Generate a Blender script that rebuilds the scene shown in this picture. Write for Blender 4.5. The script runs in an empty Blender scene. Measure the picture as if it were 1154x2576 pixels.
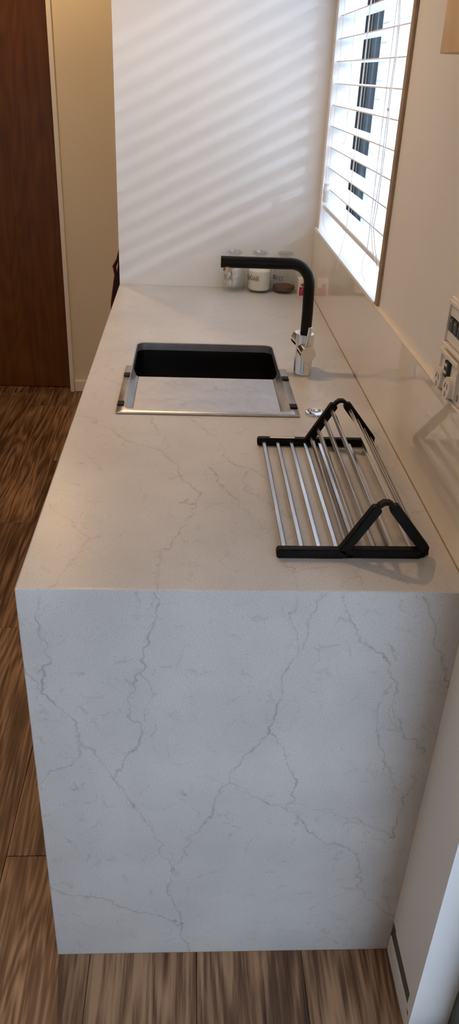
import bpy, bmesh, math, random
import numpy as np
from mathutils import Vector, Matrix
random.seed(7); rng = np.random.default_rng(5)
C = bpy.context.scene.collection
S = bpy.context.scene

# ------------------------------------------------------------------ camera
FPX, PITCH, YAW, ROLL = 1951.03, 0.51419, 0.0625167, 0.0445105
CAM = np.array([0.248796, -0.9356, 1.562737])
def cam_axes():
    f = np.array([math.sin(YAW)*math.cos(PITCH), math.cos(YAW)*math.cos(PITCH), -math.sin(PITCH)])
    r = np.array([math.cos(YAW), -math.sin(YAW), 0]); u = np.cross(r, f)
    c, s = math.cos(ROLL), math.sin(ROLL)
    return c*r+s*u, -s*r+c*u, f
AX = cam_axes()
def at(u, w, axis, val):
    """point where the photo pixel's sight line meets the plane axis = val"""
    d = (u-577)/FPX*AX[0] - (w-1288)/FPX*AX[1] + AX[2]
    return CAM + (val-CAM[axis])/d[axis]*d
cd = bpy.data.cameras.new('camera'); cam = bpy.data.objects.new('camera', cd); C.objects.link(cam)
cd.sensor_fit = 'VERTICAL'; cd.sensor_height = 36; cd.sensor_width = 36; cd.lens = 36*FPX/2576
cd.clip_start = 0.02; cd.clip_end = 200
m = Matrix.Identity(4)
for i in range(3):
    m[i][0] = AX[0][i]; m[i][1] = AX[1][i]; m[i][2] = -AX[2][i]; m[i][3] = CAM[i]
cam.matrix_world = m
S.camera = cam

XL, YF = -2.3, -2.9   # room extents to the left of and behind the viewer

# ------------------------------------------------------------------ world, sun, lights, exposure
S.view_settings.view_transform = 'Standard'; S.view_settings.look = 'None'
S.view_settings.gamma = 1; S.view_settings.use_curve_mapping = False
S.view_settings.exposure = 0.0
S.cycles.use_denoising = True
S.cycles.max_bounces = 10; S.cycles.diffuse_bounces = 5; S.cycles.glossy_bounces = 5; S.cycles.transparent_max_bounces = 16
S.cycles.sample_clamp_indirect = 6
S.cycles.caustics_reflective = False; S.cycles.caustics_refractive = False
wd = bpy.data.worlds.new('overcast_sky'); S.world = wd; wd.use_nodes = True
bg = wd.node_tree.nodes['Background']; bg.inputs[0].default_value = (0.68, 0.81, 1.0, 1); bg.inputs[1].default_value = 9.0

def light(name, kind, loc, energy, color, **kw):
    d = bpy.data.lights.new(name, kind); d.energy = energy; d.color = color
    for k, v_ in kw.items(): setattr(d, k, v_)
    o = bpy.data.objects.new(name, d); o.location = loc; C.objects.link(o); return o
def aim(o, d): o.rotation_euler = Vector(d).to_track_quat('-Z', 'Y').to_euler()
SUN_DIR = (-1.0, 1.02, -0.50)
sun = light('sun', 'SUN', (6, -5, 5), 0.62, (0.76, 0.89, 1.0), angle=math.radians(1.9)); aim(sun, SUN_DIR)
# portals guide the sky light through the two real openings
for nm, loc, sx, sy in (('window_portal', (0.86, 1.35, 1.58), 0.98, 0.94), ('glass_door_portal', (0.80, -1.28, 1.05), 2.2, 2.1)):
    p = light(nm, 'AREA', loc, 1, (1, 1, 1), shape='RECTANGLE', size=sx, size_y=sy); aim(p, (-1, 0, 0))
    p.rotation_euler = (math.radians(90), 0, math.radians(90)); p.data.cycles.is_portal = True
WARM = (1.0, 0.62, 0.30)
LAMPS = [((-0.15, 1.05, 2.40), 34, WARM, 'recessed downlight in ceiling above the sink'),
         ((-0.80, -0.95, 2.40), 24, WARM, 'recessed downlight in ceiling above the aisle'),
         ((-0.45, 2.60, 2.40), 26, (1.0, 0.60, 0.25), 'recessed downlight in ceiling of the hall before the brown door')]

# ------------------------------------------------------------------ dimensions (metres)
H = 0.900          # worktop height
W = 0.674          # glass face = right end of worktop
WW = 0.682         # plaster face of the right wall
L = 1.862          # partition face behind the jars
CEIL = 2.40
FAR = 3.17         # hall wall
WIN = (0.852, 1.846, 1.116, 2.10)   # window opening y0,y1,z0,z1

# ------------------------------------------------------------------ materials
def new_mat(name):
    mt = bpy.data.materials.new(name); mt.use_nodes = True
    nt = mt.node_tree; b = nt.nodes['Principled BSDF']; return mt, nt, b
def lnk(nt, a, b): nt.links.new(a, b)
def node(nt, t, **kw):
    n = nt.nodes.new(t)
    for k, v_ in kw.items():
        if k in n.inputs: n.inputs[k].default_value = v_
        else: setattr(n, k, v_)
    return n
def ramp(nt, src, stops):
    r = nt.nodes.new('ShaderNodeValToRGB'); e = r.color_ramp.elements
    while len(e) < len(stops): e.new(0.5)
    for i, (p, c) in enumerate(stops):
        e[i].position = p; e[i].color = (*c, 1) if len(c) == 3 else c
    lnk(nt, src, r.inputs[0]); return r.outputs[0]
def mixc(nt, fac, a, b, mode='MIX'):
    n = nt.nodes.new('ShaderNodeMix'); n.data_type = 'RGBA'; n.blend_type = mode
    for sock, val in ((n.inputs[0], fac), (n.inputs[6], a), (n.inputs[7], b)):
        if isinstance(val, bpy.types.NodeSocket): lnk(nt, val, sock)
        elif isinstance(val, (tuple, list)): sock.default_value = (*val, 1)
        else: sock.default_value = val
    return n.outputs[2]
def math_(nt, op, a, b=None):
    n = nt.nodes.new('ShaderNodeMath'); n.operation = op
    for i, val in enumerate((a, b)):
        if val is None: continue
        if isinstance(val, bpy.types.NodeSocket): lnk(nt, val, n.inputs[i])
        else: n.inputs[i].default_value = val
    return n.outputs[0]
def coords(nt, scale=(1, 1, 1), kind='Object', off=None):
    tc = nt.nodes.new('ShaderNodeTexCoord'); mp = nt.nodes.new('ShaderNodeMapping')
    mp.inputs['Scale'].default_value = scale; lnk(nt, tc.outputs[kind], mp.inputs[0])
    if off is not None: lnk(nt, off, mp.inputs['Location'])
    return mp.outputs[0]
def noise(nt, vec, scale, detail=3, rough=0.5, dist=0):
    n = nt.nodes.new('ShaderNodeTexNoise'); n.inputs['Scale'].default_value = scale
    n.inputs['Detail'].default_value = detail; n.inputs['Roughness'].default_value = rough
    n.inputs['Distortion'].default_value = dist; lnk(nt, vec, n.inputs['Vector']); return n.outputs[0]
def bump(nt, b, h, strength=0.1, dist=0.001):
    n = nt.nodes.new('ShaderNodeBump'); n.inputs['Strength'].default_value = strength
    n.inputs['Distance'].default_value = dist; lnk(nt, h, n.inputs['Height']); lnk(nt, n.outputs[0], b.inputs['Normal'])

def mottled(name, col, rough=0.5, metal=0, var=0.06, scale=20, bmp=0.0, spec=0.5, coat=0):
    mt, nt, b = new_mat(name); v_ = coords(nt); n = noise(nt, v_, scale)
    lo = tuple(c*(1-var) for c in col); hi = tuple(min(1, c*(1+var)) for c in col)
    lnk(nt, ramp(nt, n, [(0.3, lo), (0.7, hi)]), b.inputs['Base Color'])
    b.inputs['Roughness'].default_value = rough; b.inputs['Metallic'].default_value = metal
    b.inputs['Specular IOR Level'].default_value = spec; b.inputs['Coat Weight'].default_value = coat
    if bmp: bump(nt, b, noise(nt, v_, scale*12), bmp, 0.0006)
    return mt
M = {}
M['wall'] = mottled('painted_plaster', (0.80, 0.785, 0.75), 0.6, var=0.02, scale=3, bmp=0.05)
M['wall_white'] = mottled('white_paint', (0.77, 0.775, 0.775), 0.5, var=0.015, scale=3, bmp=0.03)
M['cream'] = mottled('cream_paint', (0.76, 0.70, 0.58), 0.55, var=0.02, scale=3)
M['trim'] = mottled('white_trim_paint', (0.82, 0.80, 0.75), 0.4, var=0.02, scale=6)
M['ceiling'] = mottled('ceiling_paint', (0.82, 0.81, 0.78), 0.7, var=0.02, scale=3)
M['white_gloss'] = mottled('white_gloss_paint', (0.85, 0.86, 0.87), 0.3, var=0.01, scale=6)
M['slat'] = mottled('white_blind_slat', (0.84, 0.86, 0.88), 0.4, var=0.02, scale=15)
M['cord'] = mottled('white_cord', (0.80, 0.80, 0.80), 0.8, var=0.08, scale=400)
M['black'] = mottled('matt_black', (0.004, 0.004, 0.005), 0.38, var=0.3, scale=30, spec=0.22)
M['rubber'] = mottled('black_silicone', (0.005, 0.005, 0.0055), 0.5, var=0.4, scale=60, bmp=0.15, spec=0.15)
M['chrome'] = mottled('polished_chrome', (0.80, 0.79, 0.77), 0.06, metal=1, var=0.03, scale=20)
M['plastic'] = mottled('white_plastic', (0.78, 0.74, 0.68), 0.4, var=0.03, scale=40)
M['dark_plastic'] = mottled('black_plastic', (0.012, 0.018, 0.016), 0.35, var=0.2, scale=60)
M['raw_timber'] = mottled('raw_timber', (0.36, 0.27, 0.18), 0.7, var=0.18, scale=25, bmp=0.2)
M['cabinet'] = mottled('white_cabinet', (0.72, 0.71, 0.69), 0.4, var=0.02, scale=4)
M['green_frame'] = mottled('dark_green_aluminium', (0.035, 0.045, 0.036), 0.4, var=0.1, scale=8)
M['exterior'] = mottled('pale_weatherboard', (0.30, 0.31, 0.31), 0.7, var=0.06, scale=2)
M['fence'] = mottled('sun_block_white', (0.70, 0.71, 0.72), 0.8, var=0.08, scale=6)
M['ground'] = mottled('concrete_ground', (0.45, 0.45, 0.45), 0.9, var=0.12, scale=4)
M['dark_timber'] = mottled('dark_stained_timber', (0.035, 0.042, 0.048), 0.8, var=0.5, scale=9, bmp=0.3)
M['black_timber'] = mottled('black_timber', (0.006, 0.007, 0.008), 0.8, var=0.4, scale=9)
M['sugar'] = mottled('white_sugar', (0.86, 0.82, 0.74), 0.9, var=0.04, scale=300, bmp=0.3)
M['coffee'] = mottled('coffee_granules', (0.11, 0.045, 0.018), 0.9, var=0.6, scale=250, bmp=0.8)
M['paper'] = mottled('sachet_paper', (0.70, 0.69, 0.69), 0.7, var=0.3, scale=60)
M['ink'] = mottled('black_marker_ink', (0.012, 0.012, 0.012), 0.6, var=0.2, scale=100)
M['box_white'] = mottled('white_card', (0.80, 0.74, 0.70), 0.5, var=0.03, scale=40)
M['box_red'] = mottled('crimson_print', (0.42, 0.012, 0.06), 0.45, var=0.15, scale=60)
M['box_pale'] = mottled('pale_pink_ink', (0.75, 0.45, 0.48), 0.5, var=0.1, scale=60)
M['leaf_ink'] = mottled('brown_green_ink', (0.13, 0.09, 0.06), 0.6, var=0.2, scale=60)
M['bag_red'] = mottled('dark_red_cloth', (0.07, 0.006, 0.006), 0.9, var=0.4, scale=60)
M['bag_black'] = mottled('black_cloth', (0.012, 0.010, 0.009), 0.9, var=0.4, scale=60)
M['recess'] = mottled('dark_gap_backing', (0.10, 0.085, 0.07), 0.9, var=0.1, scale=10)
M['ply'] = mottled('tan_plywood', (0.78, 0.56, 0.31), 0.6, var=0.14, scale=9, bmp=0.1)
M['splash_edge'] = mottled('cream_glass_edge', (0.82, 0.76, 0.66), 0.3, var=0.03, scale=8)
M['screw'] = mottled('screw_recess', (0.30, 0.23, 0.17), 0.5, var=0.2, scale=200)

mt, nt, b = new_mat('brushed_steel'); v_ = coords(nt, (3, 260, 260))
n = noise(nt, v_, 1.0, 4); n2 = noise(nt, coords(nt), 14, 4, 0.6)
lnk(nt, ramp(nt, n2, [(0.30, (0.50, 0.50, 0.51)), (0.62, (0.66, 0.66, 0.68))]), b.inputs['Base Color'])
b.inputs['Metallic'].default_value = 1
lnk(nt, ramp(nt, n, [(0.2, (0.30,)*3), (0.8, (0.42,)*3)]), b.inputs['Roughness']); bump(nt, b, n, 0.05, 0.0005); M['steel'] = mt

mt, nt, b = new_mat('shaded_sink_steel'); v_ = coords(nt, (3, 3, 120)); n = noise(nt, v_, 1.0, 3)  # darker copy of the steel, shade of the unlit bowl in its colour
lnk(nt, ramp(nt, n, [(0.3, (0.17, 0.165, 0.16)), (0.7, (0.21, 0.205, 0.20))]), b.inputs['Base Color'])
b.inputs['Metallic'].default_value = 1; b.inputs['Roughness'].default_value = 0.2; M['sink_steel'] = mt

mt, nt, b = new_mat('scratched_steel'); v_ = coords(nt)
n = noise(nt, v_, 9, 5, 0.65, 0.6)
vo = nt.nodes.new('ShaderNodeTexVoronoi'); vo.feature = 'DISTANCE_TO_EDGE'; vo.inputs['Scale'].default_value = 11
wv = nt.nodes.new('ShaderNodeVectorMath'); wv.operation = 'ADD'
nz = nt.nodes.new('ShaderNodeTexNoise'); nz.inputs['Scale'].default_value = 14; lnk(nt, v_, nz.inputs['Vector'])
sc_ = nt.nodes.new('ShaderNodeVectorMath'); sc_.operation = 'SCALE'; sc_.inputs['Scale'].default_value = 0.09
lnk(nt, nz.outputs['Color'], sc_.inputs[0]); lnk(nt, v_, wv.inputs[0]); lnk(nt, sc_.outputs[0], wv.inputs[1]); lnk(nt, wv.outputs[0], vo.inputs['Vector'])
line = ramp(nt, vo.outputs['Distance'], [(0.0, (1, 1, 1)), (0.035, (0, 0, 0))])
keep = ramp(nt, noise(nt, v_, 13, 2), [(0.52, (0, 0, 0)), (0.62, (1, 1, 1))])
f_ = math_(nt, 'MULTIPLY', line, keep)
base = ramp(nt, n, [(0.3, (0.50, 0.50, 0.52)), (0.65, (0.62, 0.62, 0.64))])
lnk(nt, mixc(nt, math_(nt, 'MULTIPLY', f_, 0.35), base, (0.30, 0.29, 0.28)), b.inputs['Base Color'])
b.inputs['Metallic'].default_value = 1; b.inputs['Roughness'].default_value = 0.46; M['tray_steel'] = mt

mt, nt, b = new_mat('rack_steel'); v_ = coords(nt, (90, 5, 90)); n = noise(nt, v_, 1.5, 4, 0.6)
lnk(nt, ramp(nt, n, [(0.3, (0.52, 0.51, 0.50)), (0.7, (0.74, 0.73, 0.73))]), b.inputs['Base Color'])
b.inputs['Metallic'].default_value = 1; b.inputs['Roughness'].default_value = 0.24; M['rack_steel'] = mt

# painted glass splashback: colour under a clear glossy layer
mt, nt, b = new_mat('back_painted_glass'); v_ = coords(nt)
lnk(nt, ramp(nt, noise(nt, v_, 2), [(0.3, (0.80, 0.745, 0.64)), (0.7, (0.82, 0.765, 0.66))]), b.inputs['Base Color'])
b.inputs['Roughness'].default_value = 0.5; b.inputs['Specular IOR Level'].default_value = 0.0; b.inputs['Coat IOR'].default_value = 2.0
b.inputs['Coat Weight'].default_value = 1.0; b.inputs['Coat Roughness'].default_value = 0.0; M['splash'] = mt

def thin_glass(name, tint, f0, edge):
    mt = bpy.data.materials.new(name); mt.use_nodes = True; nt = mt.node_tree; nt.nodes.clear()
    out = nt.nodes.new('ShaderNodeOutputMaterial'); tr = nt.nodes.new('ShaderNodeBsdfTransparent'); gl = nt.nodes.new('ShaderNodeBsdfGlossy')
    gl.inputs['Roughness'].default_value = 0.02; gl.inputs['Color'].default_value = (0.95, 0.97, 0.97, 1)
    lw = nt.nodes.new('ShaderNodeLayerWeight'); lw.inputs['Blend'].default_value = 0.5
    fr = math_(nt, 'ADD', math_(nt, 'MULTIPLY', math_(nt, 'POWER', lw.outputs['Facing'], 4.0), edge), f0)
    n = noise(nt, coords(nt), 6)
    lnk(nt, ramp(nt, n, [(0.3, tint), (0.7, tuple(min(1, c*1.02) for c in tint))]), tr.inputs['Color'])
    mx = nt.nodes.new('ShaderNodeMixShader'); lnk(nt, fr, mx.inputs[0]); lnk(nt, tr.outputs[0], mx.inputs[1]); lnk(nt, gl.outputs[0], mx.inputs[2])
    lnk(nt, mx.outputs[0], out.inputs[0]); return mt
M['pane'] = thin_glass('window_glass', (0.97, 0.985, 0.99), 0.04, 0.5)
M['jar_glass'] = thin_glass('jar_glass', (0.955, 0.965, 0.96), 0.03, 0.45)

M['lip_glass'] = thin_glass('thick_lip_glass', (0.86, 0.88, 0.87), 0.12, 0.6)

# quartz stone: warm-grey base, speckle, fine flecks; veins come as a per-vertex mask
mt, nt, b = new_mat('veined_quartz'); v_ = coords(nt)
cloud = ramp(nt, noise(nt, v_, 5, 4, 0.55), [(0.32, (0.540, 0.533, 0.527)), (0.66, (0.625, 0.618, 0.610))])
grain = ramp(nt, noise(nt, v_, 420, 2), [(0.30, (0.86,)*3), (0.70, (1.06,)*3)])
c = mixc(nt, 1.0, cloud, grain, 'MULTIPLY')
# scattered flecks, clustered
fl = ramp(nt, noise(nt, coords(nt), 140, 4, 0.6, 1.2), [(0.60, (0, 0, 0)), (0.66, (1, 1, 1))])
cl = ramp(nt, noise(nt, v_, 28, 3, 0.6), [(0.45, (0, 0, 0)), (0.68, (1, 1, 1))])
c = mixc(nt, math_(nt, 'MULTIPLY', math_(nt, 'MULTIPLY', fl, cl), 0.5), c, (0.27, 0.26, 0.25))
at_ = nt.nodes.new('ShaderNodeAttribute'); at_.attribute_name = 'vein'
c = mixc(nt, math_(nt, 'MULTIPLY', at_.outputs['Fac'], 0.72), c, (0.22, 0.205, 0.185))
lnk(nt, c, b.inputs['Base Color']); b.inputs['Roughness'].default_value = 0.30; b.inputs['Specular IOR Level'].default_value = 0.42
M['stone'] = mt

# timber-look floor planks: random shift and tone per plank
def wood(name, dark, mid, light_, axis_scale, rough, tone=0.5):
    mt, nt, b = new_mat(name); oi = nt.nodes.new('ShaderNodeObjectInfo')
    cb = nt.nodes.new('ShaderNodeCombineXYZ')
    for i, k in enumerate((37.0, 91.0, 53.0)): lnk(nt, math_(nt, 'MULTIPLY', oi.outputs['Random'], k), cb.inputs[i])
    tc = nt.nodes.new('ShaderNodeTexCoord')
    def mapped(s):
        add = nt.nodes.new('ShaderNodeVectorMath'); add.operation = 'ADD'; lnk(nt, tc.outputs['Object'], add.inputs[0]); lnk(nt, cb.outputs[0], add.inputs[1])
        mp = nt.nodes.new('ShaderNodeMapping'); mp.inputs['Scale'].default_value = s; lnk(nt, add.outputs[0], mp.inputs[0]); return mp.outputs[0]
    ax = axis_scale
    big = noise(nt, mapped((5.0*ax[0], 6.0*ax[1], 6.5*ax[2])), 1.0, 3, 0.4, 0.3)
    rings = math_(nt, 'PINGPONG', math_(nt, 'MULTIPLY', big, 24.0), 0.5)
    fib = noise(nt, mapped((150*ax[0], 60*ax[1], 30*ax[2])), 1.0, 4, 0.6)
    blot = noise(nt, mapped((5, 2.2, 5)), 1.0, 3)
    t = math_(nt, 'ADD', math_(nt, 'MULTIPLY', rings, 0.36), math_(nt, 'ADD', math_(nt, 'MULTIPLY', fib, 0.78), math_(nt, 'MULTIPLY', blot, 0.42)))
    t = math_(nt, 'ADD', t, math_(nt, 'MULTIPLY', math_(nt, 'SUBTRACT', oi.outputs['Random'], 0.5), 0.15))
    lnk(nt, ramp(nt, t, [(0.46, dark), (0.64, mid), (0.86, light_)]), b.inputs['Base Color'])
    b.inputs['Roughness'].default_value = rough; bump(nt, b, fib, 0.12, 0.0008); return mt
M['plank'] = wood('timber_plank', (0.046, 0.019, 0.009), (0.135, 0.068, 0.033), (0.37, 0.222, 0.128), (1, 0.085, 1), 0.45)
M['door'] = wood('red_brown_veneer', (0.085, 0.026, 0.005), (0.12, 0.040, 0.007), (0.16, 0.056, 0.010), (0.5, 0.5, 0.05), 0.32)

# ------------------------------------------------------------------ mesh helpers
def obj(name, me, mat, parent=None, smooth=False):
    if isinstance(me, bmesh.types.BMesh):
        bm = me; me = bpy.data.meshes.new(name)
        bmesh.ops.recalc_face_normals(bm, faces=bm.faces[:]); bm.to_mesh(me); bm.free()
    if mat and not me.materials: me.materials.append(M[mat])
    if smooth:
        for p in me.polygons: p.use_smooth = True
        try: me.set_sharp_from_angle(angle=math.radians(40))
        except Exception: pass
    o = bpy.data.objects.new(name, me); C.objects.link(o)
    if parent: o.parent = parent
    return o
def bx(bm, x0, x1, y0, y1, z0, z1, bev=0.0, seg=2, mtx=None):
    r = bmesh.ops.create_cube(bm, size=1.0); vs = r['verts']
    for v in vs: v.co = Vector(((x0+x1)/2+v.co.x*(x1-x0), (y0+y1)/2+v.co.y*(y1-y0), (z0+z1)/2+v.co.z*(z1-z0)))
    if bev:
        es = list({e for v in vs for e in v.link_edges})
        r2 = bmesh.ops.bevel(bm, geom=es, offset=bev, segments=seg, affect='EDGES', profile=0.5)
        vs = list({v for f in r2['faces'] for v in f.verts} | {v for v in vs if v.is_valid})
    if mtx is not None: bmesh.ops.transform(bm, matrix=mtx, verts=vs)
    return bm
def box(*a, **k): return bx(bmesh.new(), *a, **k)
def tube(bm, pts, r, n=10, cap=True):
    """round tube along a polyline; r number or list"""
    pts = [Vector(p) for p in pts]; rings = []; prev = None
    for i, p in enumerate(pts):
        t = (pts[min(i+1, len(pts)-1)]-pts[max(i-1, 0)]).normalized()
        if prev is None:
            a = t.orthogonal().normalized()
        else:
            a = (prev - t*prev.dot(t)).normalized()
        prev = a; bb = t.cross(a); rr = r[i] if isinstance(r, (list, tuple)) else r
        rings.append([bm.verts.new(p+(a*math.cos(q)+bb*math.sin(q))*rr) for q in [2*math.pi*k/n for k in range(n)]])
    for i in range(len(rings)-1):
        for k in range(n): bm.faces.new((rings[i][k], rings[i][(k+1) % n], rings[i+1][(k+1) % n], rings[i+1][k]))
    if cap: bm.faces.new(rings[0][::-1]); bm.faces.new(rings[-1])
    return bm
def lathe(bm, prof, n=32, cx=0, cy=0, cz=0, closed=False):
    rings = []
    for r, z in prof:
        if r < 1e-6: rings.append([bm.verts.new((cx, cy, cz+z))])
        else: rings.append([bm.verts.new((cx+r*math.cos(q), cy+r*math.sin(q), cz+z)) for q in [2*math.pi*k/n for k in range(n)]])
    for a, b2 in zip(rings, rings[1:]):
        for k in range(n):
            A, B = a[k % len(a)], a[(k+1) % len(a)]; D, E_ = b2[k % len(b2)], b2[(k+1) % len(b2)]
            vs = []
            for q in (A, B, E_, D):
                if q not in vs: vs.append(q)
            if len(vs) > 2: bm.faces.new(vs)
    return bm
def prism(bm, poly, axis, a0, a1, bev=0.0):
    """polygon (pairs in the two other axes, in order) extruded along axis"""
    def P(p, t): return {0: (t, p[0], p[1]), 1: (p[0], t, p[1]), 2: (p[0], p[1], t)}[axis]
    lo = [bm.verts.new(P(p, a0)) for p in poly]; hi = [bm.verts.new(P(p, a1)) for p in poly]; n = len(poly)
    fs = [bm.faces.new(lo[::-1]), bm.faces.new(hi)] + [bm.faces.new((lo[i], lo[(i+1) % n], hi[(i+1) % n], hi[i])) for i in range(n)]
    if bev:
        es = list({e for f in fs[:2] for e in f.edges})
        bmesh.ops.bevel(bm, geom=es, offset=bev, segments=2, affect='EDGES')
    return bm
def rrect(x0, x1, y0, y1, r, n=6):
    out = []
    for cx, cy, a in ((x1-r, y1-r, 0), (x0+r, y1-r, 90), (x0+r, y0+r, 180), (x1-r, y0+r, 270)):
        out += [(cx+r*math.cos(math.radians(a+90*k/n)), cy+r*math.sin(math.radians(a+90*k/n))) for k in range(n+1)]
    return out
def thing(name, label, cat, loc=(0, 0, 0), group=None):
    o = bpy.data.objects.new(name, None); o.empty_display_size = 0.02; C.objects.link(o); o.location = loc
    o['label'] = label; o['category'] = cat
    if group: o['group'] = group
    return o
def tag(o, label, cat, group=None):
    o['label'] = label; o['category'] = cat
    if group: o['group'] = group
    return o
def sub(name, bm, mat, root, smooth=False, up=None):
    """part built in world coordinates, parented to a thing whose origin is at its base"""
    o = obj(name, bm, mat, None, smooth); par = up or root; o.parent = par
    o.matrix_parent_inverse = Matrix.Translation(-Vector(root.location))
    if up is not None: o.matrix_parent_inverse = Matrix.Identity(4)
    return o
def struct(name, bm, mat, label=None, smooth=False):
    o = obj(name, bm, mat, None, smooth); o['kind'] = 'structure'; o['label'] = label or name.replace('_', ' '); return o

# ------------------------------------------------------------------ room shell
fl = struct('floor', box(XL-0.1, WW+0.2, YF-0.1, FAR+0.2, -0.10, -0.006), 'recess', 'brown timber plank floor of the kitchen and hall')
PW, PL_ = 0.2145, 1.22
pm = None
for i in range(-11, 4):
    x0 = 0.065 + PW*i
    if x0 >= WW: continue
    offs = {-3: 2.94, -2: 1.06, -1: 0.228, 0: -0.62, -4: 1.9, -5: 0.4, 1: -0.15-1.22, 2: -0.9, 3: -0.4}.get(i, 0.3+0.47*i)
    y = offs - PL_*8
    while y < FAR+0.05:
        if y+PL_ > -1.9 and not (x0+PW > 0.03 and y > 0.03 and y+PL_ < L and x0 > -0.01):
            if pm is None:
                o = obj('plank', box(0.0006, PW-0.0006, 0.0006, PL_-0.0006, -0.006, 0, bev=0.0009, seg=1), 'plank'); pm = o.data
            else:
                o = bpy.data.objects.new('plank', pm); C.objects.link(o)
            o.location = (x0, y, 0); o.parent = fl
        y += PL_
struct('ceiling', box(XL-0.1, WW+0.2, YF-0.1, FAR+0.2, CEIL, CEIL+0.1), 'ceiling', 'white flat ceiling')
# right wall with window and glass-door openings
bm = bmesh.new(); T1 = 0.80
DY0, DY1, DZ = -2.30, -0.160, 2.10
bx(bm, WW, T1, WIN[1], FAR+0.2, 0, CEIL); bx(bm, WW, T1, WIN[0], WIN[1], 0, WIN[2]-0.010); bx(bm, WW, T1, WIN[0], WIN[1], WIN[3], CEIL)
bx(bm, WW, T1, 0.0, WIN[0], 0, CEIL); bx(bm, WW+0.006, T1, DY1, 0.0, 0, CEIL); bx(bm, WW, T1, DY0, DY1, DZ, CEIL); bx(bm, WW, T1, YF-0.1, DY0, 0, CEIL)
wr = struct('wall_right', bm, 'wall', 'cream painted right wall with window')
bm = bmesh.new()   # lining sheet beside the stone end, notched above the skirting
prism(bm, [(DY1, 0), (DY1, CEIL), (-0.024, CEIL), (-0.024, 0.092), (-0.140, 0.090), (-0.140, 0.048), (-0.155, 0.040), (-0.155, 0)], 0, W-0.001, WW+0.006)
ls = obj('lining_sheet', bm, 'wall', wr)
obj('recess_shade_board', box(W+0.0016, WW+0.006, -0.1399, -0.0005, 0.045, 0.0918), 'recess', wr)  # shallow board, its dark colour stands in for the unlit gap in the notch
obj('corner_board', box(W+0.0004, WW+0.006, -0.0239, -0.0002, 0.0922, CEIL), 'wall', wr)
struct('baseboard_right', box(W-0.001, WW+0.004, -0.154, -0.002, 0, 0.050, bev=0.001), 'trim', 'short white skirting strip beside the stone end panel')
# reveal of the glass door
struct('trim_1', box(W-0.0005, 0.748, DY1-0.003, DY1+0.012, 0, DZ), 'white_gloss', 'white reveal board of the glass door at the bottom right corner')
d2 = struct('door_2', box(0.748, 0.795, DY1-0.062, DY1-0.003, 0, DZ, bev=0.002), 'green_frame', 'dark green aluminium frame of the glass door')
obj('door_stile', box(0.748, 0.795, DY0, DY0+0.06, 0, DZ, bev=0.002), 'green_frame', d2)
obj('door_stile', box(0.752, 0.790, -1.31, -1.25, 0.06, DZ-0.06, bev=0.002), 'green_frame', d2)
obj('door_rail', box(0.748, 0.795, DY0+0.06, DY1-0.062, 0, 0.06, bev=0.002), 'green_frame', d2)
obj('door_rail', box(0.748, 0.795, DY0+0.06, DY1-0.062, DZ-0.06, DZ, bev=0.002), 'green_frame', d2)
obj('pane', box(0.770, 0.774, DY0+0.06, -1.31, 0.06, DZ-0.06), 'pane', d2)
obj('pane', box(0.770, 0.774, -1.25, DY1-0.062, 0.06, DZ-0.06), 'pane', d2)
# partition behind the jars, hall wall, other walls
struct('wall_back', box(0.0, WW, L, L+0.11, 0, CEIL), 'wall_white', 'white partition wall behind the jars at the end of the bench')
DX0, DX1 = -1.19, -0.402
bm = bmesh.new(); bx(bm, DX1, WW, FAR, FAR+0.12, 0, CEIL); bx(bm, XL, DX0, FAR, FAR+0.12, 0, CEIL); bx(bm, DX0, DX1, FAR, FAR+0.12, 2.06, CEIL)
struct('wall_far', bm, 'cream', 'cream hall wall beside the brown door')
bm = bmesh.new(); bx(bm, DX1, DX1+0.021, FAR-0.022, FAR+0.09, 0, 2.07, bev=0.002); bx(bm, DX0-0.021, DX0, FAR-0.022, FAR+0.09, 0, 2.07, bev=0.002); bx(bm, DX0, DX1, FAR-0.022, FAR+0.09, 2.04, 2.07, bev=0.002)
t2 = struct('trim_2', bm, 'trim', 'cream door frame around the brown hall door')
struct('baseboard_far', box(DX1+0.022, WW, FAR-0.014, FAR, 0, 0.062, bev=0.003), 'trim', 'white skirting board along the hall wall')
d1 = struct('door_1', box(DX0+0.004, DX1-0.004, FAR+0.045, FAR+0.085, 0.004, 2.035, bev=0.0015), 'door', 'red-brown timber veneer hall door')
obj('door_light_stop', box(DX0, DX1, FAR+0.087, FAR+0.12, -0.006, 2.06), 'recess', d1)  # full-height backing added to stop light leaking under the door
dh = obj('door_handle', tube(bmesh.new(), [(DX0+0.07, FAR+0.045, 1.0), (DX0+0.07, FAR-0.01, 1.0), (DX0+0.09, FAR-0.015, 1.0), (DX0+0.19, FAR-0.015, 1.0)], 0.009), 'chrome', d1, True)
struct('wall_left', box(XL-0.1, XL, YF-0.1, FAR+0.2, 0, CEIL), 'wall', 'cream left wall')
struct('wall_front', box(XL, WW, YF-0.1, YF, 0, CEIL), 'wall', 'cream wall behind the viewer')

# ------------------------------------------------------------------ downlights
for loc, en, col, lab in LAMPS:
    t = thing('ceiling_downlight', lab, 'ceiling light', loc)
    sub('trim_ring', lathe(bmesh.new(), [(0.036, 0.0), (0.046, -0.004), (0.05, -0.001), (0.05, 0.0)], 24, *loc), 'white_gloss', t, True)
    s = light('lamp', 'SPOT', (0, 0, -0.012), en, col, shadow_soft_size=0.028, spot_size=math.radians(150), spot_blend=0.6); s.parent = t

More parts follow.
